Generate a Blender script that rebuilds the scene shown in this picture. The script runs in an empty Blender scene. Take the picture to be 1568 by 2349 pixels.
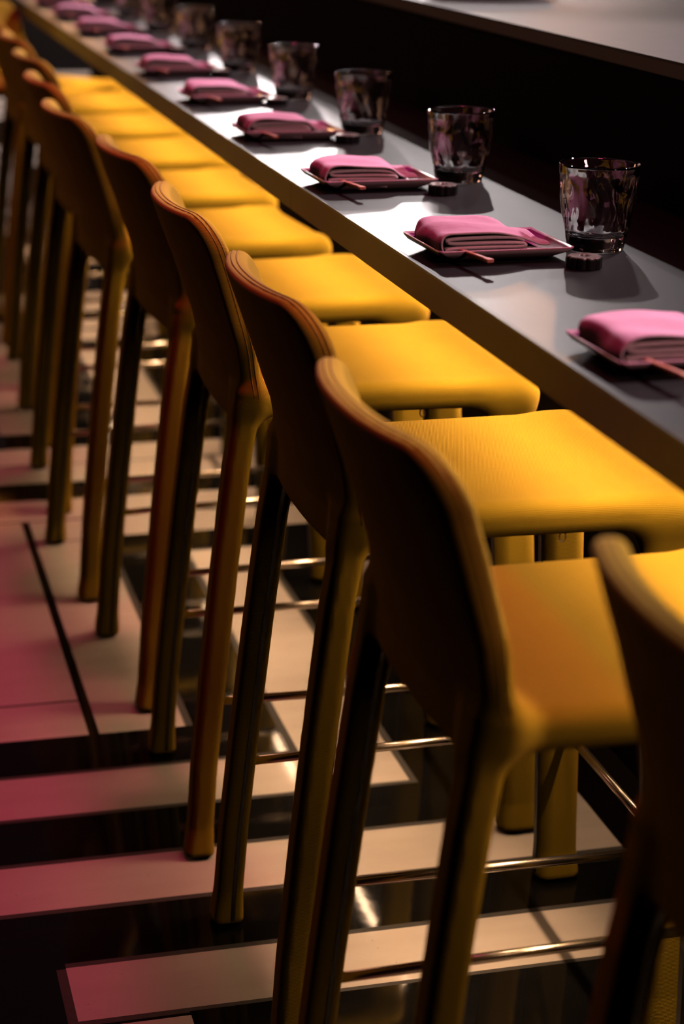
import bpy, bmesh, math, random
import numpy as np
from mathutils import Vector, Matrix

random.seed(7)
rng = np.random.default_rng(7)
scn = bpy.context.scene
col = scn.collection

# ------------------------------------------------------------------ camera
F_PX, YAW, PITCH, ROLL, HC = 4438.2, 0.2622, 0.3207, 0.0197, 1.3941
fw = Vector((math.sin(YAW) * math.cos(PITCH), math.cos(YAW) * math.cos(PITCH), -math.sin(PITCH)))
rt = Vector((math.cos(YAW), -math.sin(YAW), 0))
up = rt.cross(fw)
r2 = rt * math.cos(ROLL) + up * math.sin(ROLL)
u2 = r2.cross(fw)
cd = bpy.data.cameras.new('camera')
cam = bpy.data.objects.new('camera', cd)
col.objects.link(cam)
m3 = Matrix((r2, u2, -fw)).transposed()
cam.matrix_world = Matrix.Translation((0, 0, HC)) @ m3.to_4x4()
cd.sensor_fit = 'VERTICAL'
cd.sensor_height = 36.0
cd.lens = F_PX * 36.0 / 2349.0
cd.clip_start = 0.05
cd.dof.use_dof = True
cd.dof.focus_distance = 2.45
cd.dof.aperture_fstop = 3.4
scn.camera = cam

# ------------------------------------------------------------------ world, light, exposure
scn.view_settings.view_transform = 'Standard'
scn.view_settings.look = 'None'
scn.view_settings.gamma = 1.0
scn.view_settings.exposure = 0.0
scn.view_settings.use_curve_mapping = False
w = bpy.data.worlds.new('world')
scn.world = w
w.use_nodes = True
w.node_tree.nodes['Background'].inputs[0].default_value = (0.9, 0.45, 0.5, 1)
w.node_tree.nodes['Background'].inputs[1].default_value = 0.006
scn.cycles.max_bounces = 10
scn.cycles.diffuse_bounces = 0
scn.cycles.transmission_bounces = 8
scn.cycles.caustics_refractive = True
scn.cycles.sample_clamp_indirect = 4.0


def look(o, target):
    d = Vector(target) - o.location
    o.rotation_euler = d.to_track_quat('-Z', 'Y').to_euler()


def spot(name, loc, target, power, color, size_deg, radius, blend=0.3):
    l = bpy.data.lights.new(name, 'SPOT')
    l.energy = power
    l.color = color
    l.spot_size = math.radians(size_deg)
    l.spot_blend = blend
    l.shadow_soft_size = radius
    o = bpy.data.objects.new(name, l)
    o.location = loc
    col.objects.link(o)
    look(o, target)
    return o


def area(name, loc, target, power, color, sx, sy):
    l = bpy.data.lights.new(name, 'AREA')
    l.shape = 'RECTANGLE'
    l.size = sx
    l.size_y = sy
    l.energy = power
    l.color = color
    o = bpy.data.objects.new(name, l)
    o.location = loc
    col.objects.link(o)
    look(o, target)
    return o


LOW = spot('spotlight_low', (4.3, 12.9, 5.55), (0.9, 3.2, 0.95), 420, (1.0, 0.90, 0.89), 26, 0.05, 0.4)
for _y in (1.6, 2.7, 3.8, 4.9, 6.0, 7.1):
    spot('pin_spot', (2.75, _y + 0.9, 3.3), (0.98, _y, 0.95), 400, (1.0, 0.80, 0.88), 23, 0.09, 0.7)
spot('spotlight_bar', (2.3, -0.6, 2.9), (0.95, 2.8, 0.95), 120, (1.0, 0.46, 0.48), 50, 0.25, 0.8)
LOW.data.cycles.is_caustics_light = True
for _y in (2.3, 3.6, 4.9, 6.4):
    spot('pink_spot', (0.95, _y, 4.8), (-0.22, _y - 0.1, 0), 140, (1.0, 0.07, 0.20), 41, 0.25, 0.8)
area('ceiling_wash_amber', (-2.6, 8.5, 2.6), (0.5, 3.0, 0.8), 14, (1.0, 0.45, 0.28), 0.8, 0.8)
LED_STRENGTH = 75.0
for _n, _x, _d, _p, _w in (('led_lens_seats', 0.85, (0.0, 0, -1.0), 9.5, 110), ('led_lens_floor', 1.101, (-0.42, 0, -0.90), 10.0, 42),
                       ('led_lens_back', 1.101, (-0.94, 0, -0.34), 4.0, 32)):
    _l = area(_n, (_x, 3.8, 0.888), (0, 3.8, 0), _p, (1.0, 0.6, 0.33), 0.02, 7.4)
    _l.data.spread = math.radians(_w)
    _d = Vector(_d).normalized()
    _l.rotation_euler = Matrix((Vector((0, 1, 0)).cross(-_d), Vector((0, 1, 0)), -_d)).transposed().to_euler()

# ------------------------------------------------------------------ materials
def new_mat(name):
    m = bpy.data.materials.new(name)
    m.use_nodes = True
    nt = m.node_tree
    return m, nt, nt.nodes['Principled BSDF']


def simple(name, color, rough=0.5, metal=0.0, spec=0.5, noise=0.0, nscale=30, bump=0.0):
    m, nt, b = new_mat(name)
    b.inputs['Base Color'].default_value = (*color, 1)
    b.inputs['Roughness'].default_value = rough
    b.inputs['Metallic'].default_value = metal
    b.inputs['Specular IOR Level'].default_value = spec
    if noise or bump:
        tc = nt.nodes.new('ShaderNodeTexCoord')
        n = nt.nodes.new('ShaderNodeTexNoise')
        n.inputs['Scale'].default_value = nscale
        n.inputs['Detail'].default_value = 6
        nt.links.new(tc.outputs['Object'], n.inputs['Vector'])
        if noise:
            mx = nt.nodes.new('ShaderNodeMix')
            mx.data_type = 'RGBA'
            mx.inputs[6].default_value = (*[c * (1 - noise) for c in color], 1)
            mx.inputs[7].default_value = (*[min(1, c * (1 + noise)) for c in color], 1)
            nt.links.new(n.outputs['Fac'], mx.inputs[0])
            nt.links.new(mx.outputs[2], b.inputs['Base Color'])
        if bump:
            bp = nt.nodes.new('ShaderNodeBump')
            bp.inputs['Strength'].default_value = 1.0
            bp.inputs['Distance'].default_value = bump
            nt.links.new(n.outputs['Fac'], bp.inputs['Height'])
            nt.links.new(bp.outputs['Normal'], b.inputs['Normal'])
    return m


def math_node(nt, op, a, b=None):
    n = nt.nodes.new('ShaderNodeMath')
    n.operation = op
    for i, v in enumerate((a, b)):
        if v is None:
            continue
        if isinstance(v, (int, float)):
            n.inputs[i].default_value = v
        else:
            nt.links.new(v, n.inputs[i])
    return n.outputs[0]


def fabric(name, color, sheen=0.16, k=1900.0):
    m, nt, b = new_mat(name)
    b.inputs['Roughness'].default_value = 0.9
    b.inputs['Specular IOR Level'].default_value = 0.15
    b.inputs['Sheen Weight'].default_value = sheen
    b.inputs['Sheen Roughness'].default_value = 0.45
    b.inputs['Sheen Tint'].default_value = (1.0, 0.48, 0.42, 1)
    tc = nt.nodes.new('ShaderNodeTexCoord')
    sp = nt.nodes.new('ShaderNodeSeparateXYZ')
    nt.links.new(tc.outputs['Object'], sp.inputs[0])
    x, y, z = sp.outputs
    sn = nt.nodes.new('ShaderNodeSeparateXYZ')
    nt.links.new(tc.outputs['Normal'], sn.inputs[0])

    def weave(p, q):
        u = math_node(nt, 'MULTIPLY', math_node(nt, 'ADD', p, math_node(nt, 'MULTIPLY', q, 0.55)), k)
        v = math_node(nt, 'MULTIPLY', math_node(nt, 'SUBTRACT', p, math_node(nt, 'MULTIPLY', q, 1.2)), k)
        return math_node(nt, 'MULTIPLY', math_node(nt, 'SINE', u), math_node(nt, 'SINE', v))

    def wgt(o_):
        return math_node(nt, 'POWER', math_node(nt, 'ABSOLUTE', o_), 3.0)
    h = math_node(nt, 'ADD', math_node(nt, 'ADD', math_node(nt, 'MULTIPLY', weave(y, z), wgt(sn.outputs[0])),
                                       math_node(nt, 'MULTIPLY', weave(x, z), wgt(sn.outputs[1]))),
                  math_node(nt, 'MULTIPLY', weave(x, y), wgt(sn.outputs[2])))
    h01 = math_node(nt, 'ADD', math_node(nt, 'MULTIPLY', h, 0.5), 0.5)
    bp = nt.nodes.new('ShaderNodeBump')
    bp.inputs['Strength'].default_value = 0.8
    bp.inputs['Distance'].default_value = 0.0007
    nt.links.new(h01, bp.inputs['Height'])
    nt.links.new(bp.outputs['Normal'], b.inputs['Normal'])
    no = nt.nodes.new('ShaderNodeTexNoise')
    no.inputs['Scale'].default_value = 9
    nt.links.new(tc.outputs['Object'], no.inputs['Vector'])
    f = math_node(nt, 'ADD', math_node(nt, 'MULTIPLY', h01, 0.6), math_node(nt, 'MULTIPLY', no.outputs['Fac'], 0.4))
    mx = nt.nodes.new('ShaderNodeMix')
    mx.data_type = 'RGBA'
    mx.inputs[6].default_value = (color[0] * 0.78, color[1] * 0.68, color[2] * 0.5, 1)
    mx.inputs[7].default_value = (min(1, color[0] * 1.08), min(1, color[1] * 1.1), color[2] * 1.2, 1)
    nt.links.new(f, mx.inputs[0])
    nt.links.new(mx.outputs[2], b.inputs['Base Color'])
    return m


M = {}
M['yellow'] = fabric('yellow_woven_upholstery', (0.78, 0.53, 0.04))
M['thread'] = simple('dark_amber_stitching', (0.5, 0.26, 0.02), 0.8)
M['zip'] = simple('black_seam_tape', (0.012, 0.01, 0.009), 0.55)
M['rail'] = simple('brushed_champagne_steel', (0.75, 0.66, 0.55), 0.25, 1.0)
M['glide'] = simple('dark_glide_plastic', (0.03, 0.028, 0.026), 0.35)
M['plate'] = simple('magenta_glazed_ceramic', (0.42, 0.02, 0.2), 0.18, 0.0, 0.6)
M['plate_rim'] = simple('lit_pale_pink_edge', (0.8, 0.36, 0.48), 0.2, 0.0, 0.6)  # paler colour paints the light caught by the plate rim
M['plate_under'] = simple('white_glazed_underside', (0.7, 0.6, 0.56), 0.35)
M['napkin'] = simple('pink_cotton_cloth', (0.94, 0.46, 0.64), 0.95, 0, 0.1, 0.08, 60, 0.0012)
M['napkin_in'] = simple('pale_pink_cloth_folds', (0.92, 0.74, 0.72), 0.95, 0, 0.1, 0.1, 80, 0.0008)
M['stick'] = simple('coral_lacquered_wood', (0.85, 0.3, 0.2), 0.45)
M['iron'] = simple('black_cast_iron', (0.025, 0.023, 0.022), 0.42, 0.6, 0.5)
M['iron_top'] = simple('worn_iron_top', (0.5, 0.42, 0.37), 0.35, 0.8)
M['fascia'] = simple('bronze_brown_edge_panel', (0.045, 0.0175, 0.003), 0.42, 0.1, 0.25, 0.12, 45)
M['fascia_line'] = simple('dark_edge_trim', (0.02, 0.012, 0.008), 0.4)
M['panel'] = simple('black_matt_panel', (0.006, 0.004, 0.004), 0.8, 0.0, 0.04)
M['lip'] = simple('dark_brown_wood_lip', (0.035, 0.014, 0.011), 0.45)
M['ledge'] = simple('grey_brown_stone_ledge', (0.055, 0.045, 0.038), 0.5, 0, 0.18, 0.25, 14)
M['dark_bowl'] = simple('black_stoneware', (0.01, 0.008, 0.008), 0.4)
M['wall'] = simple('dark_painted_wall', (0.008, 0.006, 0.006), 0.9, 0, 0.1)
M['alu'] = simple('dark_aluminium_channel', (0.08, 0.075, 0.07), 0.4, 0.9)


def counter_mat():
    m, nt, b = new_mat('black_stone_counter')
    b.inputs['Base Color'].default_value = (0.019, 0.018, 0.018, 1)
    b.inputs['Specular IOR Level'].default_value = 0.35
    tc = nt.nodes.new('ShaderNodeTexCoord')
    n = nt.nodes.new('ShaderNodeTexNoise')
    n.inputs['Scale'].default_value = 220
    n.inputs['Detail'].default_value = 4
    nt.links.new(tc.outputs['Object'], n.inputs['Vector'])
    n2 = nt.nodes.new('ShaderNodeTexNoise')
    n2.inputs['Scale'].default_value = 7
    n2.inputs['Detail'].default_value = 5
    nt.links.new(tc.outputs['Object'], n2.inputs['Vector'])
    r = nt.nodes.new('ShaderNodeMapRange')
    r.inputs['To Min'].default_value = 0.31
    r.inputs['To Max'].default_value = 0.40
    nt.links.new(n2.outputs['Fac'], r.inputs['Value'])
    nt.links.new(r.outputs[0], b.inputs['Roughness'])
    bp = nt.nodes.new('ShaderNodeBump')
    bp.inputs['Strength'].default_value = 0.5
    bp.inputs['Distance'].default_value = 0.0003
    nt.links.new(n.outputs['Fac'], bp.inputs['Height'])
    nt.links.new(bp.outputs['Normal'], b.inputs['Normal'])
    return m


M['counter'] = counter_mat()


def stone(name, c1, c2, rough, scale, bump=0.0004, streak=True):
    m, nt, b = new_mat(name)
    b.inputs['Roughness'].default_value = rough
    b.inputs['Specular IOR Level'].default_value = 0.5
    tc = nt.nodes.new('ShaderNodeTexCoord')
    mp = nt.nodes.new('ShaderNodeMapping')
    mp.inputs['Scale'].default_value = (1, 4, 1) if streak else (1, 1, 1)
    nt.links.new(tc.outputs['Object'], mp.inputs['Vector'])
    n = nt.nodes.new('ShaderNodeTexNoise')
    n.inputs['Scale'].default_value = scale
    n.inputs['Detail'].default_value = 8
    nt.links.new(mp.outputs[0], n.inputs['Vector'])
    mx = nt.nodes.new('ShaderNodeMix')
    mx.data_type = 'RGBA'
    mx.inputs[6].default_value = (*c1, 1)
    mx.inputs[7].default_value = (*c2, 1)
    nt.links.new(n.outputs['Fac'], mx.inputs[0])
    # small pits and specks
    v = nt.nodes.new('ShaderNodeTexNoise')
    v.inputs['Scale'].default_value = 130
    v.inputs['Detail'].default_value = 2
    nt.links.new(tc.outputs['Object'], v.inputs['Vector'])
    rp = nt.nodes.new('ShaderNodeValToRGB')
    rp.color_ramp.elements[0].position = 0.74
    rp.color_ramp.elements[1].position = 0.78
    nt.links.new(v.outputs['Fac'], rp.inputs['Fac'])
    mx2 = nt.nodes.new('ShaderNodeMix')
    mx2.data_type = 'RGBA'
    nt.links.new(rp.outputs['Color'], mx2.inputs[0])
    nt.links.new(mx.outputs[2], mx2.inputs[6])
    mx2.inputs[7].default_value = (c1[0] * 0.35, c1[1] * 0.25, c1[2] * 0.25, 1)
    nt.links.new(mx2.outputs[2], b.inputs['Base Color'])
    n3 = nt.nodes.new('ShaderNodeTexNoise')
    n3.inputs['Scale'].default_value = 10
    n3.inputs['Detail'].default_value = 3
    nt.links.new(tc.outputs['Object'], n3.inputs['Vector'])
    bp = nt.nodes.new('ShaderNodeBump')
    bp.inputs['Strength'].default_value = 1.0
    bp.inputs['Distance'].default_value = bump
    nt.links.new(n3.outputs['Fac'], bp.inputs['Height'])
    nt.links.new(bp.outputs['Normal'], b.inputs['Normal'])
    return m


M['stone_black'] = stone('black_polished_marble', (0.004, 0.004, 0.004), (0.012, 0.0115, 0.011), 0.05, 12, 0.0002)
M['stone_white'] = stone('cream_polished_marble', (0.72, 0.62, 0.54), (0.86, 0.77, 0.68), 0.06, 7, 0.0002)
M['grout'] = simple('grey_grout_lines', (0.07, 0.065, 0.06), 0.5, 0, 0.5, 0.3, 90)


def glass_mat():
    m = bpy.data.materials.new('clear_tumbler_glass')
    m.use_nodes = True
    nt = m.node_tree
    b = nt.nodes['Principled BSDF']
    b.inputs['Base Color'].default_value = (1, 1, 1, 1)
    b.inputs['Roughness'].default_value = 0.0
    b.inputs['Transmission Weight'].default_value = 1.0
    b.inputs['IOR'].default_value = 1.5
    return m


M['glass'] = glass_mat()


def emit(name, color, strength):
    m = bpy.data.materials.new(name)
    m.use_nodes = True
    nt = m.node_tree
    nt.nodes.clear()
    e = nt.nodes.new('ShaderNodeEmission')
    e.inputs[0].default_value = (*color, 1)
    e.inputs[1].default_value = strength
    o = nt.nodes.new('ShaderNodeOutputMaterial')
    nt.links.new(e.outputs[0], o.inputs[0])
    return m


M['led'] = emit('warm_led_diffuser', (1.0, 0.62, 0.36), LED_STRENGTH)
M['bulb'] = emit('warm_bulb_glow', (1.0, 0.45, 0.18), 260.0)
M['bulb_sparkle'] = emit('added_sparkle_glow', (1.0, 0.88, 0.85), 150.0)  # for the bulbs added above the ledge to make the glasses sparkle
M['bulb_glare'] = emit('added_glare_glow', (1.0, 0.87, 0.86), 1100.0)  # for unseen far bulbs added to put glare on the counter

# ------------------------------------------------------------------ mesh helpers
def mk(name, verts, faces, mats, parent=None, smooth=False, midx=None, loc=None):
    me = bpy.data.meshes.new(name)
    me.from_pydata([tuple(v) for v in verts], [], [tuple(f) for f in faces])
    if not isinstance(mats, (list, tuple)):
        mats = [mats]
    for m_ in mats:
        me.materials.append(m_)
    if midx is not None:
        me.polygons.foreach_set('material_index', list(midx))
    if smooth:
        me.polygons.foreach_set('use_smooth', [True] * len(me.polygons))
    me.update()
    o = bpy.data.objects.new(name, me)
    col.objects.link(o)
    if parent:
        o.parent = parent
    if loc:
        o.location = loc
    return o


def empty(name, loc, rz=0.0):
    o = bpy.data.objects.new(name, None)
    o.empty_display_size = 0.05
    o.location = loc
    o.rotation_euler = (0, 0, rz)
    col.objects.link(o)
    return o


def tag(o, label, cat=None, group=None, kind=None):
    if label:
        o['label'] = label
    if cat:
        o['category'] = cat
    if group:
        o['group'] = group
    if kind:
        o['kind'] = kind
    return o


def struct(o):
    o['kind'] = 'structure'
    return o


def boxgeo(x0, x1, y0, y1, z0, z1):
    v = [(x0, y0, z0), (x1, y0, z0), (x1, y1, z0), (x0, y1, z0), (x0, y0, z1), (x1, y0, z1), (x1, y1, z1), (x0, y1, z1)]
    f = [(0, 3, 2, 1), (4, 5, 6, 7), (0, 1, 5, 4), (1, 2, 6, 5), (2, 3, 7, 6), (3, 0, 4, 7)]
    return v, f


def box(name, b, mat, parent=None, bevel=0.0, seg=2):
    v, f = boxgeo(*b)
    cx, cy, cz = (b[0] + b[1]) / 2, (b[2] + b[3]) / 2, (b[4] + b[5]) / 2
    o = mk(name, v, f, mat, parent)
    if bevel:
        bm = bmesh.new()
        bm.from_mesh(o.data)
        bmesh.ops.bevel(bm, geom=bm.edges[:], offset=bevel, segments=seg, affect='EDGES', profile=0.5)
        bm.to_mesh(o.data)
        bm.free()
    return o


def tube(name, pts, r, mat, parent=None, n=12, ry=None, closed=False):
    """round (or elliptical) tube along a polyline"""
    pts = [Vector(p) for p in pts]
    V, Fc = [], []
    N = len(pts)
    prev = None
    for i, p in enumerate(pts):
        if closed:
            t = (pts[(i + 1) % N] - pts[i - 1]).normalized()
        else:
            t = (pts[min(i + 1, N - 1)] - pts[max(i - 1, 0)]).normalized()
        if prev is None:
            a = Vector((0, 0, 1)) if abs(t.z) < 0.9 else Vector((1, 0, 0))
            s = t.cross(a).normalized()
        else:
            s = (prev - t * prev.dot(t)).normalized()
        prev = s
        q = t.cross(s)
        for k in range(n):
            an = 2 * math.pi * k / n
            V.append(p + s * math.cos(an) * r + q * math.sin(an) * (ry or r))
    for i in range(N if closed else N - 1):
        j = (i + 1) % N
        for k in range(n):
            k2 = (k + 1) % n
            Fc.append((i * n + k, i * n + k2, j * n + k2, j * n + k))
    if not closed:
        Fc.append(tuple(reversed(range(n))))
        Fc.append(tuple(range((N - 1) * n, N * n)))
    return mk(name, V, Fc, mat, parent, smooth=True)


def strip(name, pts, width_dir, w, normal, t, mat, parent):
    """flat tape along a polyline"""
    V, Fc = [], []
    wd, nn = Vector(width_dir), Vector(normal)
    for p in pts:
        p = Vector(p)
        for a, b in ((-w, -t), (w, -t), (w, t), (-w, t)):
            V.append(p + wd * a + nn * b)
    for i in range(len(pts) - 1):
        for k in range(4):
            k2 = (k + 1) % 4
            Fc.append((i * 4 + k, i * 4 + k2, i * 4 + 4 + k2, i * 4 + 4 + k))
    Fc.append((3, 2, 1, 0))
    e = (len(pts) - 1) * 4
    Fc.append((e, e + 1, e + 2, e + 3))
    return mk(name, V, Fc, mat, parent)


def copy_tree(o, parent=None):
    c = o.copy()
    col.objects.link(c)
    c.parent = parent
    for ch in list(o.children):
        copy_tree(ch, c)
    return c


# ------------------------------------------------------------------ setting
Y0, Y1 = -1.0, 15.0
ZC = 0.95

# floor: polished black slab with cream inlays in nested L bands (one mesh, three stones)
def build_floor():
    X_MIN, X_MAX, YMIN, YMAX = -4.5, 5.0, -1.5, 15.0
    R = []  # painter's list: (x0, x1, y0, y1, material) 0 black, 1 white, 2 grout
    W_, G_, K_ = 1, 2, 0

    def bandY(y0, y1, x0, x1, mat, grout=True):
        if grout:
            R.append((x0, x1, y0 - 0.012, y0, G_))
            R.append((x0, x1, y1, y1 + 0.012, G_))
        R.append((x0, x1, y0, y1, mat))

    # near zone: nested L bands
    for (a, b, xr) in ((2.704, 2.842, 0.847), (2.420, 2.551, 1.137), (2.135, 2.264, 1.43)):
        xl = X_MIN if b > 2.3 else 0.240
        R.append((xl, xr + 0.012, a - 0.011, b + 0.011, G_))
        R.append((xl, xr, a, b, W_))
    for i in range(1, 13):
        R.append((0.25 if i % 4 else -0.2, 1.6, 2.135 - 0.285 * i, 2.264 - 0.285 * i, W_))
    for o in (0.0, 1.845, 3.69, 5.535, 7.38, 9.225):
        # white columns rising from the bands, mirrored at the top
        for (xa, xb, yb) in ((0.697, 0.847, 2.704), (1.004, 1.137, 2.42), (1.30, 1.43, 2.135)):
            y0 = yb + 0.13 if o == 0 else 2.985
            R.append((xa - 0.013, xb + 0.013, y0 + 0.01 + o, 3.872 + o, G_))
            R.append((xa, xb, y0 + o, 3.862 + o, W_))
        # left white slabs with fine joints, black column beside them
        R.append((X_MIN, 0.545, 2.985 + o, 4.272 + o, W_))
        R.append((0.532, 0.545, 2.985 + o, 3.982 + o, G_))
        R.append((0.545, 0.672, 2.985 + o, 3.982 + o, K_))
        R.append((0.367, 0.385, 2.985 + o, 4.118 + o, K_))
        R.append((X_MIN, 0.367, 3.126 + o, 3.132 + o, K_))
        R.append((X_MIN, 0.545, 4.120 + o, 4.128 + o, K_))
        R.append((0.385, 0.545, 3.976 + o, 3.984 + o, G_))
        R.append((X_MIN, -0.7, 2.985 + o, 3.9 + o, K_))
        R.append((X_MIN, -0.72, 3.1 + o, 3.75 + o, W_))
        # bands between the zones
        R.append((0.545, 5.0, 3.995 + o, 4.272 + o, W_))
        R.append((0.56, 5.0, 4.135 + o, 4.165 + o, K_))
        R.append((X_MIN, 5.0, 4.405 + o, 4.695 + o, W_))
        R.append((X_MIN, 5.0, 4.545 + o, 4.555 + o, G_))
    # the cut corner at the near left
    R.append((X_MIN, 0.240, 2.10, 2.275, K_))
    R.append((0.227, 0.240, 2.10, 2.262, G_))
    R.append((0.243, 0.382, 1.99, 2.118, W_))
    R.append((0.382, 1.6, 1.99, 2.127, K_))
    xs = sorted(set([X_MIN, X_MAX] + [min(max(v, X_MIN), X_MAX) for r in R for v in r[:2]]))
    ys = sorted(set([YMIN, YMAX] + [min(max(v, YMIN), YMAX) for r in R for v in r[2:4]]))
    xs, ys = np.array(xs), np.array(ys)
    xc, yc = (xs[:-1] + xs[1:]) / 2, (ys[:-1] + ys[1:]) / 2
    g = np.zeros((len(xc), len(yc)), int)
    for (a, b, c, d, m_) in R:
        ix = (xc > a) & (xc < b)
        iy = (yc > c) & (yc < d)
        g[np.ix_(ix, iy)] = m_
    V = [(x, y, 0) for x in xs for y in ys]
    n = len(ys)
    Fc, mi = [], []
    for i in range(len(xc)):
        for j in range(len(yc)):
            Fc.append((i * n + j, (i + 1) * n + j, (i + 1) * n + j + 1, i * n + j + 1))
            mi.append(int(g[i, j]))
    o = mk('floor', V, Fc, [M['stone_black'], M['stone_white'], M['grout']], midx=mi)
    return struct(o)


build_floor()
struct(box('wall_left', (-4.6, -4.5, -1.5, 15, 0, 6.2), M['wall']))
struct(box('wall_right', (5.0, 5.1, -1.5, 15, 0, 6.2), M['wall']))
struct(box('wall_far', (-4.6, 5.1, 15, 15.1, 0, 6.2), M['wall']))
struct(box('wall_near', (-4.6, 5.1, -1.6, -1.5, 0, 6.2), M['wall']))
struct(box('ceiling', (-4.6, 5.1, -1.6, 15.1, 6.2, 6.3), M['wall']))

# dining counter: top slab, bronze front edge panels, base panel
XC, XB = 0.671, 1.128
cr = empty('bar_counter', (0.9, 6.0, 0))
tag(cr, 'long black stone dining counter with a bronze brown front edge, stools tucked under it', 'counter')


def loc_box(name, b, mat, root, **k):
    rx, ry, rz = root.location
    return box(name, (b[0] - rx, b[1] - rx, b[2] - ry, b[3] - ry, b[4] - rz, b[5] - rz), mat, root, **k)


loc_box('counter_top', (XC + 0.004, XB + 0.02, Y0, 8.6, ZC - 0.012, ZC), M['counter'], cr)
bpy.data.objects['counter_top'].cycles.is_caustics_receiver = True
loc_box('edge_trim', (XC, XC + 0.006, Y0, 8.6, ZC - 0.0035, ZC - 0.0002), M['fascia_line'], cr)
js = [Y0, 0.9, 2.833, 4.75, 6.65, 8.6]
for a, b_ in zip(js[:-1], js[1:]):
    loc_box('edge_panel', (XC, XC + 0.02, a + 0.0007, b_ - 0.0007, ZC - 0.043, ZC - 0.0035), M['fascia'], cr)
loc_box('core_board', (XC + 0.02, XB, Y0, 8.6, ZC - 0.043, ZC - 0.012), M['panel'], cr)
loc_box('base_panel', (XB + 0.005, XB + 0.03, Y0, 8.6, 0, ZC - 0.012), M['panel'], cr)
loc_box('kick_board', (XB - 0.03, XB + 0.005, Y0, 8.6, 0.0, 0.09), M['panel'], cr)

# led strip in its channel under the counter
l2 = empty('led_strip', (0.85, 3.8, 0.89))
tag(l2, 'warm light strip under the middle of the dining counter, right above the stool seats', 'light strip')
loc_box('channel', (0.836, 0.864, 0.1, 7.5, 0.889, 0.9068), M['alu'], l2)
lr = empty('led_strip', (1.10, 3.8, 0.89))
tag(lr, 'warm light strip running under the back of the dining counter', 'light strip')
loc_box('channel', (1.086, 1.122, 0.4, 8.0, 0.893, 0.9068), M['alu'], lr)
nseg = 30
V, Fc = [], []
for i in range(nseg + 1):
    y = 0.4 + (8.0 - 0.4) * i / nseg - 3.8
    V += [(-0.002, y, 0.001), (0.002, y, 0.0)]
for i in range(nseg):
    a = i * 2
    Fc.append((a, a + 2, a + 3, a + 1))
dz = mk('diffuser', V, Fc, M['led'], lr)
bm = bmesh.new(); bm.from_mesh(dz.data)
for f_ in bm.faces:
    if f_.normal.z > 0:
        f_.normal_flip()
bm.to_mesh(dz.data); bm.free()

# raised ledge behind the counter
gr = empty('raised_ledge', (1.6, 5.0, 0))
tag(gr, 'raised grey brown stone service ledge with dark lip behind the dining counter', 'ledge')
loc_box('ledge_top', (1.120, 2.4, Y0, 8.6, 1.1513, 1.1553), M['ledge'], gr)
loc_box('ledge_lip', (1.120, 1.15, Y0, 8.6, 1.133, 1.1513), M['lip'], gr)
loc_box('back_panel', (1.134, 1.16, Y0, 8.6, ZC + 0.0005, 1.1330), M['panel'], gr)
loc_box('ledge_base', (1.16, 2.38, Y0, 8.6, 0, 1.1513), M['panel'], gr)

# ------------------------------------------------------------------ stool (smooth union field, surface nets)
def smin(a, b, k):
    h = np.clip(0.5 + 0.5 * (b - a) / k, 0, 1)
    return b * (1 - h) + a * h - k * h * (1 - h)


LEGX = ([0, 0.15, 0.30, 0.45, 0.60, 0.70], [0.472, 0.482, 0.497, 0.513, 0.531, 0.548])
BKX = ([0.60, 0.66, 0.70, 0.77, 0.857, 0.90, 0.948, 1.0], [0.542, 0.551, 0.555, 0.546, 0.522, 0.509, 0.495, 0.480])
FRX = ([0, 0.48, 0.70], [0.966, 0.941, 0.928])
CX, CY = 0.70, 2.165


def concave(z):
    return np.interp(z, [0.60, 0.70, 0.80, 0.948, 1.0], [0.012, 0.018, 0.028, 0.038, 0.040])


def back_x(y, z):
    return np.interp(z, *BKX) - CX - concave(z) * (1 - np.clip(np.abs(y) / 0.19, 0, 1.1) ** 2.2)


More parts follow.
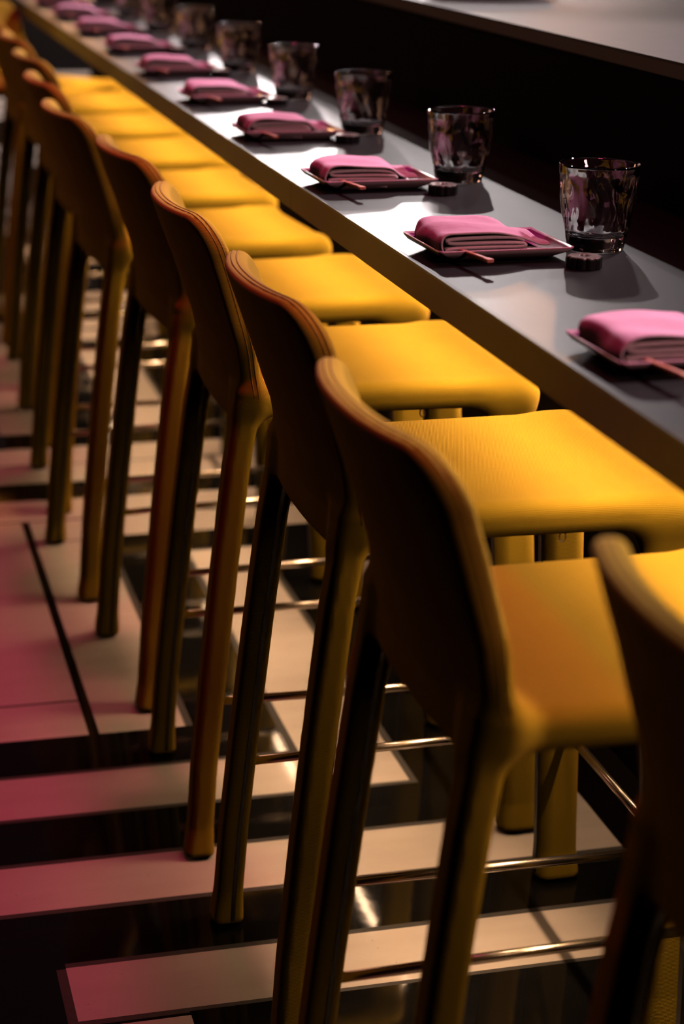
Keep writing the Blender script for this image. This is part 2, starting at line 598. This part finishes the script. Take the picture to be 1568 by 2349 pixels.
def field(x, y, z):
    # seat slab, narrower at the back
    hy = 0.186 + 0.010 * np.clip((x + 0.15) / 0.4, 0, 1)
    r = 0.019
    cx_, hx = (0.545 + 0.966) / 2 - CX, (0.966 - 0.545) / 2
    cz, hz = 0.689, 0.0215
    dome = 0.004 * np.clip(1 - (x / 0.24) ** 2, 0, 1) * np.clip(1 - (y / 0.2) ** 2, 0, 1)
    rc = 0.035
    qx = np.abs(x - cx_) - (hx - rc)
    qy = np.abs(y) - (hy - rc)
    d2 = np.hypot(np.maximum(qx, 0), np.maximum(qy, 0)) + np.minimum(np.maximum(qx, qy), 0) - rc
    qz = np.abs(z - cz - dome) - (hz - r)
    qd = d2 + r
    seat = np.hypot(np.maximum(qd, 0), np.maximum(qz, 0)) + np.minimum(np.maximum(qd, qz), 0) - r
    ay = np.abs(y)
    flare = 0.0035 * np.clip(1 - z / 0.05, 0, 1)

    def post(px, py, hx_, hy_, r_, ztop):
        a = np.abs(x - px) - (hx_ + flare - r_)
        b = np.abs(ay - py) - (hy_ + flare - r_)
        d = np.hypot(np.maximum(a, 0), np.maximum(b, 0)) + np.minimum(np.maximum(a, b), 0) - r_
        dz_ = np.maximum(z - ztop, 0.005 - z)
        e = d + 0.005
        f_ = dz_ + 0.005
        return np.hypot(np.maximum(e, 0), np.maximum(f_, 0)) + np.minimum(np.maximum(e, f_), 0) - 0.005

    fy = np.interp(z, [0, 0.66], [0.198, 0.172])
    fl = post(np.interp(z, *FRX) - CX, fy, 0.0305, 0.021, 0.019, 0.69)
    ryy = np.interp(z, [0, 0.66], [0.180, 0.166])
    rl = post(np.interp(z, *LEGX) - CX, ryy, 0.0185, 0.021, 0.011, 0.71)
    # back panel
    t = 0.0138
    rb = 0.0108
    hw = np.interp(z, [0.64, 0.80, 0.90, 0.95], [0.187, 0.190, 0.189, 0.186])
    zt, zb = 0.949, 0.655
    zc_, hz_ = (zt + zb) / 2, (zt - zb) / 2
    rcn = 0.05
    qy = np.abs(y) - (hw - rcn)
    qz = np.abs(z - zc_) - (hz_ - rcn)
    d2 = np.hypot(np.maximum(qy, 0), np.maximum(qz, 0)) + np.minimum(np.maximum(qy, qz), 0) - rcn
    dx = np.abs(x - back_x(y, z)) * 0.96 - t
    e = d2 + rb
    f_ = dx + rb
    back = np.hypot(np.maximum(e, 0), np.maximum(f_, 0)) + np.minimum(np.maximum(e, f_), 0) - rb
    d = smin(seat, fl, 0.045)
    b2 = smin(back, rl, 0.026)
    return smin(d, b2, 0.024)


def surface_nets(lo, hi, h):
    ax = [np.arange(lo[i], hi[i] + h, h) for i in range(3)]
    Xg, Yg, Zg = np.meshgrid(*ax, indexing='ij')
    D = field(Xg, Yg, Zg)
    nx, ny, nz = D.shape
    S = D < 0
    acc = np.zeros((nx - 1, ny - 1, nz - 1, 3))
    cnt = np.zeros((nx - 1, ny - 1, nz - 1))
    corners = [(i, j, k) for i in (0, 1) for j in (0, 1) for k in (0, 1)]

    def sl(c):
        return tuple(slice(c[d], (nx, ny, nz)[d] - 1 + c[d]) for d in range(3))

    for a in corners:
        for d in range(3):
            if a[d] == 1:
                continue
            b = list(a)
            b[d] = 1
            Da, Db = D[sl(a)], D[sl(b)]
            m_ = S[sl(a)] != S[sl(b)]
            t = np.where(m_, Da / np.where(m_, Da - Db, 1), 0)
            for e in range(3):
                acc[..., e] += np.where(m_, a[e] + (t if e == d else 0), 0)
            cnt += m_
    act = cnt > 0
    idx = -np.ones(act.shape, int)
    idx[act] = np.arange(act.sum())
    cell = np.argwhere(act)
    P = acc[act] / cnt[act][:, None]
    V = np.array(lo) + (cell + P) * h
    quads = []
    for d in range(3):
        e1, e2 = (d + 1) % 3, (d + 2) % 3
        a = [slice(0, n) for n in (nx, ny, nz)]
        b = list(a)
        a[d] = slice(0, -1)
        b[d] = slice(1, None)
        Sa, Sb = S[tuple(a)], S[tuple(b)]
        q = np.argwhere(Sa != Sb)
        q = q[(q[:, e1] > 0) & (q[:, e2] > 0) & (q[:, e1] < (nx, ny, nz)[e1] - 1) & (q[:, e2] < (nx, ny, nz)[e2] - 1)]
        s = Sa[tuple(q.T)]
        def at(o1, o2):
            c = q.copy()
            c[:, e1] -= o1
            c[:, e2] -= o2
            return idx[tuple(c.T)]
        f_ = np.stack([at(1, 1), at(0, 1), at(0, 0), at(1, 0)], 1)
        f_[~s] = f_[~s][:, ::-1]
        quads.append(f_)
    Q = np.concatenate(quads)
    # project onto the field twice for smoothness
    e = 1e-4
    for _ in range(2):
        x, y, z = V.T
        g = np.stack([field(x + e, y, z) - field(x - e, y, z), field(x, y + e, z) - field(x, y - e, z), field(x, y, z + e) - field(x, y, z - e)], 1) / (2 * e)
        gl = np.linalg.norm(g, axis=1, keepdims=True)
        V = V - g / np.maximum(gl, 1e-6) ** 2 * np.clip(field(x, y, z), -h * 0.5, h * 0.5)[:, None]
    N = g / np.maximum(gl, 1e-6)
    return V, Q, N


def build_stool():
    V, Q, N = surface_nets((-0.30, -0.24, -0.005), (0.33, 0.24, 0.965), 0.0055)
    C = V[Q].mean(1)
    x, y, z = C.T
    part = np.full(len(Q), 'seat', dtype=object)
    front = x > 0.02
    leg = (z < 0.655) & (np.abs(y) > 0.10)
    part[leg & front & (y > 0)] = 'lfp'
    part[leg & front & (y < 0)] = 'lfn'
    part[leg & ~front & (y > 0)] = 'lrp'
    part[leg & ~front & (y < 0)] = 'lrn'
    bk = (~leg) & (x < -0.128)
    part[bk] = 'backrest'
    root = empty('bar_stool', (0, 0, 0))
    objs = {}
    for key, nm in (('seat', 'seat'), ('backrest', 'backrest'), ('lfp', 'leg'), ('lfn', 'leg'), ('lrp', 'leg'), ('lrn', 'leg')):
        f_ = Q[part == key]
        u, inv = np.unique(f_, return_inverse=True)
        o = mk(nm, V[u], inv.reshape(f_.shape).tolist(), M['yellow'], root, smooth=True)
        o.data.normals_split_custom_set_from_vertices(N[u].tolist())
        objs[key] = o
    # double seam along the rim of the backrest
    for dxx in (-0.0032, 0.0032):
        pts = []
        path = []
        for s in np.linspace(0.70, 0.897, 14):
            path.append((-1, s))
        for a in np.linspace(0, math.pi / 2, 9):
            path.append(('c', -1, a))
        for s in np.linspace(-0.135, 0.135, 25)[1:-1]:
            path.append(('t', s))
        for a in np.linspace(math.pi / 2, 0, 9):
            path.append(('c', 1, a))
        for s in np.linspace(0.897, 0.70, 14):
            path.append((1, s))
        for p in path:
            if p[0] == 'c':
                yy = p[1] * (0.138 + 0.05 * math.cos(p[2]))
                zz = 0.899 + 0.0502 * math.sin(p[2])
            elif p[0] == 't':
                yy, zz = p[1], 0.9492
            else:
                zz = p[1]
                yy = p[0] * float(np.interp(zz, [0.64, 0.80, 0.90, 0.95], [0.187, 0.190, 0.189, 0.186]))
            xx = float(back_x(np.array(yy), np.array(zz))) + dxx
            # slide onto the surface along the outward direction
            n_ = Vector((0, yy * 0.3 if abs(yy) < 0.15 else yy, (zz - 0.80) * (1.2 if zz > 0.89 else 0.0)))
            n_.normalize()
            q = Vector((xx, yy, zz)) + n_ * 0.01
            for _ in range(12):
                dd = float(field(np.array(q.x), np.array(q.y), np.array(q.z)))
                q -= n_ * (dd - 0.0002)
            pts.append(q)
        tag(tube('piping', pts, 0.0008, M['thread'], objs['backrest'], n=6), 'dark amber stitched seam on the backrest rim')
    # black seam tape on the inner faces of the legs
    for sgn, key in ((1, 'lrp'), (-1, 'lrn')):
        pts = []
        for zz in np.linspace(0.012, 0.60, 16):
            xx = float(np.interp(zz, *LEGX)) - CX + 0.004
            yy = sgn * float(np.interp(zz, [0, 0.66], [0.180, 0.166]) - 0.0205)
            q = Vector((xx, yy, zz))
            for _ in range(8):
                q.y += sgn * float(field(np.array(q.x), np.array(q.y), np.array(q.z)))
            pts.append(q)
        for a in np.linspace(0.15, 1.0, 6):
            zz = 0.60 + 0.055 * math.sin(a * math.pi / 2)
            yy = pts[15].y - sgn * 0.05 * (1 - math.cos(a * math.pi / 2))
            xx = float(np.interp(zz, *LEGX)) - CX + 0.004
            q = Vector((xx, yy, zz))
            nn = Vector((0, -sgn * math.cos(a * math.pi / 2), -math.sin(a * math.pi / 2)))
            for _ in range(8):
                q -= nn * float(field(np.array(q.x), np.array(q.y), np.array(q.z)))
            pts.append(q)
        tag(strip('seam_tape', pts, (1, 0, 0), 0.0027, (0, 0.8, 0.6 * sgn), 0.0012, M['zip'], objs[key]), 'black seam tape down the inner side of the leg')
    for sgn, key in ((1, 'lfp'), (-1, 'lfn')):
        pts = []
        for zz in np.linspace(0.012, 0.63, 14):
            q = Vector((float(np.interp(zz, *FRX)) - CX - 0.03, sgn * float(np.interp(zz, [0, 0.66], [0.198, 0.172])) - sgn * 0.002, zz))
            for _ in range(8):
                q.x += float(field(np.array(q.x), np.array(q.y), np.array(q.z)))
            pts.append(q)
        tag(strip('seam_tape', pts, (0, 1, 0), 0.006, (1, 0, 0), 0.0012, M['zip'], objs[key]), 'black seam tape down the inner side of the leg')
    # glides
    for (lx, ly, key) in ((0.472 - CX, 0.18, 'lrp'), (0.472 - CX, -0.18, 'lrn'), (0.966 - CX, 0.198, 'lfp'), (0.966 - CX, -0.198, 'lfn')):
        tube('glide', [(lx, ly, 0.0), (lx, ly, 0.006)], 0.0125, M['glide'], objs[key], n=16)
    # foot rails
    zr = 0.243
    xr_ = float(np.interp(zr, *LEGX)) - CX
    xf_ = float(np.interp(zr, *FRX)) - CX
    yr_ = float(np.interp(zr, [0, 0.66], [0.180, 0.166]))
    yf_ = float(np.interp(zr, [0, 0.66], [0.198, 0.172]))
    for s in (1, -1):
        tube('foot_rail', [(xr_ + 0.012, s * yr_, zr), (xf_ - 0.02, s * (yf_ - 0.006), zr)], 0.0062, M['rail'], root, n=16)
    tube('foot_rail', [(xf_ + 0.004, -yf_ + 0.012, zr + 0.004), (xf_ + 0.004, yf_ - 0.012, zr + 0.004)], 0.0062, M['rail'], root, n=16)
    # small wire hook under the seat
    pts = [(0.10 + 0.004 * math.cos(a), -0.17, 0.668 - 0.006 + 0.006 * math.sin(a)) for a in np.linspace(math.radians(110), math.radians(400), 14)]
    tube('linking_hook', pts, 0.0011, M['rail'], objs['seat'], n=6)
    return root


stool0 = build_stool()
stool_spec = [
    # k, dx, theta, dy, label
    (-2, 0.040, 0.00, 0.0, 'yellow upholstered bar stool nearest the camera, cut off by the right edge'),
    (-1, -0.024, 0.00, 0.0, 'yellow bar stool second from the camera with its whole dark backrest in front'),
    (0, 0.000, 0.00, 0.0, 'yellow bar stool third from the camera, its backrest rim in sharp focus'),
    (1, 0.000, -0.015, 0.0, 'yellow bar stool fourth from the camera, one rear leg ending on a cream stripe'),
    (2, -0.002, 0.06, 0.0, 'yellow bar stool fifth from the camera beside the joint in the counter edge'),
    (3, -0.034, 0.07, 0.0, 'yellow bar stool sixth from the camera, pulled slightly out from the counter'),
    (4, -0.014, 0.035, 0.0, 'softly blurred yellow bar stool seventh from the camera'),
    (5, 0.016, 0.07, 0.0, 'blurred yellow bar stool eighth from the camera'),
    (6, 0.032, 0.03, 0.0, 'blurred yellow bar stool ninth from the camera, tucked closely to the counter'),
    (7, 0.025, 0.02, 0.0, 'blurred yellow bar stool next to the last one in the row'),
    (8, -0.037, -0.78, 0.03, 'farthest yellow bar stool, turned so its lit inner backrest faces the camera'),
]
SP = 0.5512
for n_, (k, dx, th, dy, lab) in enumerate(stool_spec):
    o = stool0 if n_ == 0 else copy_tree(stool0)
    o.location = (CX + dx, CY - 0.005 + SP * k + SP + dy - SP, 0)
    o.rotation_euler = (0, 0, th)
    tag(o, lab, 'bar stool', 'yellow bar stools in a row along the counter')

# ------------------------------------------------------------------ place settings
def build_plate():
    """flared rectangular plate, long side along x"""
    n = 16
    def ring(hx, hy, r, z, wave=0.0):
        pts = []
        for cxs, cys, a0 in ((1, 1, 0), (-1, 1, 90), (-1, -1, 180), (1, -1, 270)):
            for i in range(n + 1):
                a = math.radians(a0 + 90 * i / n)
                px = cxs * (hx - r) + r * math.cos(a)
                py = cys * (hy - r) + r * math.sin(a)
                lift = wave * max(0, (abs(px) / hx * abs(py) / hy) - 0.55)
                pts.append((px, py, z + lift))
        return pts
    rings = [ring(0.060, 0.045, 0.012, 0.0, 0), ring(0.064, 0.049, 0.012, 0.0, 0), ring(0.068, 0.053, 0.012, 0.0030, 0),
             ring(0.083, 0.066, 0.008, 0.0070, 0.010), ring(0.0865, 0.0695, 0.0055, 0.0092, 0.016),
             ring(0.0868, 0.0698, 0.0055, 0.0106, 0.017), ring(0.0855, 0.0685, 0.0050, 0.0109, 0.017),
             ring(0.0835, 0.0665, 0.0050, 0.0098, 0.014), ring(0.068, 0.052, 0.010, 0.0052, 0.003), ring(0.060, 0.045, 0.01, 0.0045, 0)]
    mats = [0, 0, 0, 1, 1, 2, 2, 3, 3]
    V, Fc, mi = [], [], []
    L = len(rings[0])
    for r_ in rings:
        V += r_
    mat_for = [1, 1, 1, 1, 2, 2, 2, 0, 0]
    for i in range(len(rings) - 1):
        for j in range(L):
            j2 = (j + 1) % L
            Fc.append((i * L + j, i * L + j2, (i + 1) * L + j2, (i + 1) * L + j))
            mi.append(mat_for[i])
    Fc.append(tuple(reversed(range(L))))
    mi.append(1)
    Fc.append(tuple(range((len(rings) - 1) * L, len(rings) * L)))
    mi.append(0)
    o = mk('plate', V, Fc, [M['plate'], M['plate_under'], M['plate_rim']], smooth=True, midx=mi)
    return o


def sheet(path, th, y0, y1, mats, name, parent, seed=0, ny=26, amp=0.0012, ysk=None):
    """thick cloth sheet: a path in the xz plane extruded along y"""
    P = [Vector((p[0], 0, p[1])) for p in path]
    # resample by Catmull-Rom
    out = []
    for i in range(len(P) - 1):
        p0, p1, p2, p3 = P[max(i - 1, 0)], P[i], P[i + 1], P[min(i + 2, len(P) - 1)]
        for t in np.linspace(0, 1, 6, endpoint=False):
            out.append(0.5 * ((2 * p1) + (p2 - p0) * t + (2 * p0 - 5 * p1 + 4 * p2 - p3) * t * t + (3 * p1 - p0 - 3 * p2 + p3) * t ** 3))
    out.append(P[-1])
    m = len(out)
    nor = []
    for i in range(m):
        t = (out[min(i + 1, m - 1)] - out[max(i - 1, 0)]).normalized()
        nor.append(Vector((-t.z, 0, t.x)))
    V, Fc, mi = [], [], []
    ph = seed * 1.7
    for j in range(ny):
        f_ = j / (ny - 1)
        endr = 1 - 0.0 * f_
        for i in range(m):
            yy = y0 + (y1 - y0) * f_
            if ysk:
                yy += ysk * (i / m) * (1 if j in (0, ny - 1) else 1)
            wob = amp * (math.sin(yy * 90 + ph + i * 0.11) + 0.7 * math.sin(i * 0.35 + yy * 40 + ph * 2))
            edge = min(j, ny - 1 - j)
            tt = th * (1.0 if edge > 0 else 0.72)
            c = out[i] + Vector((0, yy, 0)) + nor[i] * wob + Vector((amp * 0.6 * math.sin(yy * 70 + ph), 0, 0))
            V.append(c + nor[i] * tt / 2)
            V.append(c - nor[i] * tt / 2)
    s = 2 * m
    for j in range(ny - 1):
        for i in range(m - 1):
            a = j * s + 2 * i
            Fc.append((a, a + 2, a + s + 2, a + s)); mi.append(0)
            Fc.append((a + 1, a + s + 1, a + s + 3, a + 3)); mi.append(1)
        a = j * s
        Fc.append((a, a + s, a + s + 1, a + 1)); mi.append(1)
        a = j * s + 2 * (m - 1)
        Fc.append((a, a + 1, a + s + 1, a + s)); mi.append(1)
    for j in (0, ny - 1):
        for i in range(m - 1):
            a = j * s + 2 * i
            q = (a, a + 1, a + 3, a + 2)
            Fc.append(q if j == 0 else tuple(reversed(q))); mi.append(1)
    o = mk(name, V, Fc, mats, parent, smooth=True, midx=mi)
    bm = bmesh.new(); bm.from_mesh(o.data); bmesh.ops.recalc_face_normals(bm, faces=bm.faces[:]); bm.to_mesh(o.data); bm.free()
    return o


def build_napkin(seed):
    root = empty('folded_napkin', (0, 0, 0))
    mats = [M['napkin'], M['napkin_in']]
    # outer wrap: from bottom right, round the left fold, over the top, slumping at the right
    outer = [(0.030, 0.0040), (-0.044, 0.0040), (-0.0565, 0.0058), (-0.0615, 0.013), (-0.0600, 0.022), (-0.053, 0.0288), (-0.036, 0.0312),
             (-0.005, 0.0308), (0.022, 0.0290), (0.040, 0.0262), (0.052, 0.0200), (0.063, 0.0150), (0.078, 0.0142)]
    sheet(outer, 0.0030, -0.060, 0.056, mats, 'outer_fold', root, seed, amp=0.0013, ysk=0.012)
    inner = [(0.062, 0.0085), (0.000, 0.0082), (-0.045, 0.0082), (-0.0560, 0.0108), (-0.045, 0.0134), (0.000, 0.0138), (0.036, 0.0134),
             (0.045, 0.0156), (0.036, 0.0178), (0.000, 0.0186), (-0.044, 0.0184), (-0.0545, 0.0212), (-0.044, 0.0240), (0.0, 0.0250), (0.030, 0.0238), (0.044, 0.0195)]
    sheet(inner, 0.0044, -0.059, 0.055, [M['napkin_in'], M['napkin_in']], 'inner_fold', root, seed + 3, amp=0.0002, ysk=0.008)
    return root


def build_glass():
    """tumbler with wavy facets outside, smooth inside, heavy base"""
    na, nz_ = 96, 40
    V, Fc = [], []
    H = 0.106
    zs = np.concatenate([[0.0, 0.0, 0.0015], np.linspace(0.004, H - 0.004, nz_), [H - 0.0012, H]])
    def r_out(z):
        return float(np.interp(z, [0, 0.010, 0.020, 0.045, 0.075, H], [0.0350, 0.0368, 0.0392, 0.0455, 0.0487, 0.0505]))
    rings = []
    ctr0 = [(0, 0, 0.0016)]
    for i, z in enumerate(zs):
        ro = r_out(z)
        if i == 0:
            ro -= 0.006
        if i == 1:
            ro -= 0.0012
        env = float(np.interp(z, [0, 0.014, 0.022, 0.085, 0.098, H], [0, 0, 1, 1, 0.25, 0]))
        ring = []
        for k in range(na):
            a = 2 * math.pi * k / na
            u = a * 12 / (2 * math.pi) + 0.20 * math.sin(z * 105 + 2.1 * math.sin(a * 2))
            tri = abs((u % 1.0) - 0.5) * 2
            v_ = z / 0.026 + 0.5 * (math.floor(u) % 2)
            tri2 = abs((v_ % 1.0) - 0.5) * 2
            dr = -0.0019 * env * (tri + 0.35 * tri2 * (1 - tri))
            ring.append(((ro + dr) * math.cos(a), (ro + dr) * math.sin(a), z + (0.0015 if i == 0 else 0)))
        rings.append(ring)
    nout = len(rings)
    # inside, faceted out of step with the outside
    zin = np.concatenate([[H], np.linspace(H - 0.0025, 0.024, 30), [0.0205, 0.0185, 0.0175]])
    for i, z in enumerate(zin):
        env = float(np.interp(z, [0, 0.022, 0.032, 0.085, 0.098, H], [0, 0, 1, 1, 0.2, 0]))
        ring = []
        for k in range(na):
            a = 2 * math.pi * k / na
            u = a * 9 / (2 * math.pi) + 0.16 * math.sin(z * 80 + 1.7 * math.sin(a * 3))
            tri = abs((u % 1.0) - 0.5) * 2
            v_ = z / 0.033 + 0.5 * (math.floor(u) % 2)
            tri2 = abs((v_ % 1.0) - 0.5) * 2
            ri = r_out(z) - 0.0014 - 0.0036 * min(1, max(0, (H - z) / 0.012)) - 0.0017 * env * (tri + 0.45 * tri2 * (1 - tri))
            if z < 0.022:
                ri = 0.0330 if z > 0.020 else (0.0305 if z > 0.018 else 0.025)
            ring.append((ri * math.cos(a), ri * math.sin(a), z + (0.0008 if i == 0 else 0)))
        rings.append(ring)
    for r_ in rings:
        V += r_
    for i in range(len(rings) - 1):
        for k in range(na):
            k2 = (k + 1) % na
            Fc.append((i * na + k, i * na + k2, (i + 1) * na + k2, (i + 1) * na + k))
    c0 = len(V)
    V.append((0, 0, 0.0022))
    V.append((0, 0, 0.0170))
    e = (len(rings) - 1) * na
    for k in range(na):
        k2 = (k + 1) % na
        Fc.append((c0, k2, k))
        Fc.append((c0 + 1, e + k, e + k2))
    o = mk('tumbler', V, Fc, M['glass'], smooth=True)
    return o


def build_puck():
    """small scalloped iron disc with pierced worn top"""
    root = empty('scalloped_disc', (0, 0, 0))
    n = 120
    R0 = 0.0215
    def rr(a, s=1.0):
        return (R0 * (0.90 + 0.10 * abs(math.cos(a * 5)) ** 0.7)) * s
    zs = [(0.0, 0.96), (0.001, 1.0), (0.0125, 1.0), (0.0138, 0.97)]
    V, Fc = [], []
    for z, s in zs:
        V += [(rr(2 * math.pi * k / n, s) * math.cos(2 * math.pi * k / n), rr(2 * math.pi * k / n, s) * math.sin(2 * math.pi * k / n), z) for k in range(n)]
    for i in range(len(zs) - 1):
        for k in range(n):
            k2 = (k + 1) % n
            Fc.append((i * n + k, i * n + k2, (i + 1) * n + k2, (i + 1) * n + k))
    Fc.append(tuple(reversed(range(n))))
    Fc.append(tuple(range((len(zs) - 1) * n, len(zs) * n)))
    mk('body', V, Fc, M['iron'], root)
    # worn petal top
    V, Fc = [], []
    for z, s, s2 in ((0.0138, 0.93, 0.22), (0.0148, 0.90, 0.25)):
        for k in range(n):
            a = 2 * math.pi * k / n
            V.append((rr(a, s) * math.cos(a), rr(a, s) * math.sin(a), z))
        for k in range(n):
            a = 2 * math.pi * k / n
            q = R0 * s2 * (1 + 0.5 * abs(math.cos(a * 2.5)))
            V.append((q * math.cos(a), q * math.sin(a), z))
    for k in range(n):
        k2 = (k + 1) % n
        Fc += [(2 * n + k, 2 * n + k2, 3 * n + k2, 3 * n + k), (k, k2, 2 * n + k2, 2 * n + k), (n + k2, n + k, 3 * n + k, 3 * n + k2)]
    t = mk('petal_top', V, Fc, M['iron_top'], root)
    tag(t, 'worn bright petal shaped top')
    bm = bmesh.new(); bm.from_mesh(t.data); bmesh.ops.recalc_face_normals(bm, faces=bm.faces[:]); bm.to_mesh(t.data); bm.free()
    return root


def build_stick():
    """coral chopstick with a notched flat tip, pointing to -y"""
    secs = [(0.0, 0.0030, 0.0016), (-0.0006, 0.0046, 0.0022), (0.010, 0.0044, 0.0024), (0.0135, 0.0029, 0.0024), (0.03, 0.0031, 0.0025), (0.10, 0.0034, 0.0026), (0.13, 0.0036, 0.0026)]
    secs[0] = (0.0, 0.0040, 0.0018)
    secs[1] = (0.001, 0.0047, 0.0023)
    V, Fc = [], []
    for y, hx, hz in secs:
        c = 0.0009
        V += [(-hx, y, -hz + c), (-hx + c, y, -hz), (hx - c, y, -hz), (hx, y, -hz + c), (hx, y, hz - c), (hx - c, y, hz), (-hx + c, y, hz), (-hx, y, hz - c)]
    for i in range(len(secs) - 1):
        for k in range(8):
            k2 = (k + 1) % 8
            Fc.append((i * 8 + k, (i + 1) * 8 + k, (i + 1) * 8 + k2, i * 8 + k2))
    Fc.append(tuple(range(8)))
    e = (len(secs) - 1) * 8
    Fc.append(tuple(reversed(range(e, e + 8))))
    o = mk('chopstick', V, Fc, M['stick'])
    bm = bmesh.new(); bm.from_mesh(o.data); bmesh.ops.recalc_face_normals(bm, faces=bm.faces[:]); bm.to_mesh(o.data); bm.free()
    return o


plate0, glass0, puck0, stick0 = build_plate(), build_glass(), build_puck(), build_stick()
naps = [build_napkin(s) for s in (1, 2, 5)]
WHICH = ['nearest the camera, cut off by the right edge', 'of the second place setting, in sharp focus', 'of the third place setting from the camera',
         'of the fourth place setting from the camera', 'of the fifth place setting from the camera', 'of the sixth place setting from the camera',
         'of the seventh place setting from the camera', 'of the eighth place setting from the camera', 'of the ninth place setting, near the far end',
         'of the farthest place setting at the top edge']
used = set()
for k in range(10):
    dy = SP * (k - 1) + [0.0, 0, -0.01, -0.012, -0.02, -0.03, -0.03, -0.03, -0.03, -0.03][k]
    jx = [0.004, 0, -0.002, 0.001, 0.003, 0, 0.002, -0.002, 0, 0.003][k]
    rot = [0.02, 0.035, 0.03, 0.0, 0.05, 0.02, 0.0, 0.04, 0.02, 0.0][k]
    pc = Vector((0.7765 + jx, 2.232 + dy, ZC))
    Rm = Matrix.Rotation(rot, 3, 'Z')
    p = plate0 if k == 0 else copy_tree(plate0)
    p.location = pc
    p.rotation_euler = (0, 0, rot)
    tag(p, 'magenta rectangular glazed plate ' + WHICH[k], 'plate', 'magenta plates on the counter')
    src = naps[k % 3]
    o = src if (k % 3) not in used else copy_tree(src)
    used.add(k % 3)
    o.location = pc + Rm @ Vector((-0.014, 0.002, 0.0034))
    o.rotation_euler = (0, 0, rot - 0.05 + 0.03 * math.sin(k * 2.3))
    tag(o, 'pink folded cloth napkin on the plate ' + WHICH[k], 'napkin', 'pink folded napkins on the plates')
    s = stick0 if k == 0 else copy_tree(stick0)
    s.location = pc + Rm @ Vector((-0.047 + 0.002 * math.sin(k * 1.9), -0.130, 0.0165))
    s.rotation_euler = (math.radians(-1.5), 0, rot + 0.11 + 0.03 * math.sin(k * 3.1))
    tag(s, 'coral stick poking out of the napkin ' + WHICH[k], 'chopstick', 'coral chopsticks in the napkins')
    if k > 0:
        g = glass0 if k == 1 else copy_tree(glass0)
        g.location = (0.9185 + 0.0015 * k, 2.236 + SP * (k - 1) + 0.006 * (k - 1) * (k < 4), ZC + 0.0002)
        g.rotation_euler = (0, 0, 0.4 + k * 1.3)
        g.cycles.is_caustics_caster = True
        tag(g, 'clear faceted water tumbler ' + WHICH[k], 'tumbler', 'clear tumblers on the counter')
    d = puck0 if k == 0 else copy_tree(puck0)
    d.location = (0.862 + jx, 2.125 + SP * (k - 1) + [0, 0, 0.0, 0, 0, 0, 0, 0, 0, 0][k], ZC)
    d.rotation_euler = (0, 0, 0.3 + 0.7 * k)
    tag(d, 'small black scalloped iron disc ' + WHICH[k], 'iron disc', 'scalloped iron discs on the counter')

# dark dish standing on the raised ledge, its foot just in view
V, Fc = [], []
prof = [(0.0, 0.0), (0.098, 0.0), (0.104, 0.003), (0.106, 0.01), (0.125, 0.03), (0.14, 0.07), (0.137, 0.07), (0.12, 0.032), (0.10, 0.012), (0.0, 0.008)]
n = 64
for (r_, z) in prof[1:-1]:
    V += [(r_ * math.cos(2 * math.pi * k / n), r_ * math.sin(2 * math.pi * k / n), z) for k in range(n)]
for i in range(len(prof) - 3):
    for k in range(n):
        k2 = (k + 1) % n
        Fc.append((i * n + k, i * n + k2, (i + 1) * n + k2, (i + 1) * n + k))
Fc.append(tuple(reversed(range(n))))
Fc.append(tuple(range((len(prof) - 3) * n, (len(prof) - 2) * n)))
bw = mk('dark_dish', V, Fc, M['dark_bowl'], smooth=True, loc=(1.325, 3.88, 1.1553))
tag(bw, 'black dish on the raised ledge, only its foot visible at the top edge', 'dish')

# unseen bulbs added for their reflections in glass and stone
for i, (x, y, z, white) in enumerate(((3.3, 12.4, 2.75, 1), (2.5, 11.5, 2.6, 1), (3.0, 13.6, 3.4, 1), (3.9, 13.4, 3.0, 1), (1.5, 12.2, 2.8, 0), (-0.8, 12.6, 2.9, 0), (4.2, 11.0, 2.9, 0), (2.3, 2.2, 2.6, 2), (2.4, 3.9, 2.6, 2), (2.3, 5.6, 2.6, 2), (1.9, 7.6, 2.6, 2))):
    r_ = empty('added_bulb', (x, y, z))
    tag(r_, 'unseen %s bulb far down the room, added for reflections' % ('white' if white else 'warm'), 'lamp', 'unseen %s bulbs far down the room' % ('white' if white else 'warm'))
    if white == 2:
        tag(r_, 'unseen white bulb over the raised ledge, added for glass sparkle', 'lamp', 'added white bulbs over the raised ledge')  # extra unseen bulbs, only there for highlights on the glasses
    BR = 0.03 if white == 2 else 0.07
    n = 16
    V, Fc = [], []
    for a in range(1, 9):
        t = math.pi * a / 9
        V += [(BR * math.sin(t) * math.cos(2 * math.pi * k / n), BR * math.sin(t) * math.sin(2 * math.pi * k / n), BR * math.cos(t)) for k in range(n)]
    for a in range(7):
        for k in range(n):
            k2 = (k + 1) % n
            Fc.append((a * n + k, (a + 1) * n + k, (a + 1) * n + k2, a * n + k2))
    Fc.append(tuple(range(n)))
    Fc.append(tuple(reversed(range(7 * n, 8 * n))))
    mk('bulb', V, Fc, (M['bulb'], M['bulb_glare'], M['bulb_sparkle'])[white], r_, smooth=True)
    tube('cord', [(0, 0, 0.04), (0, 0, 6.2 - z)], 0.004, M['glide'], r_, n=8)
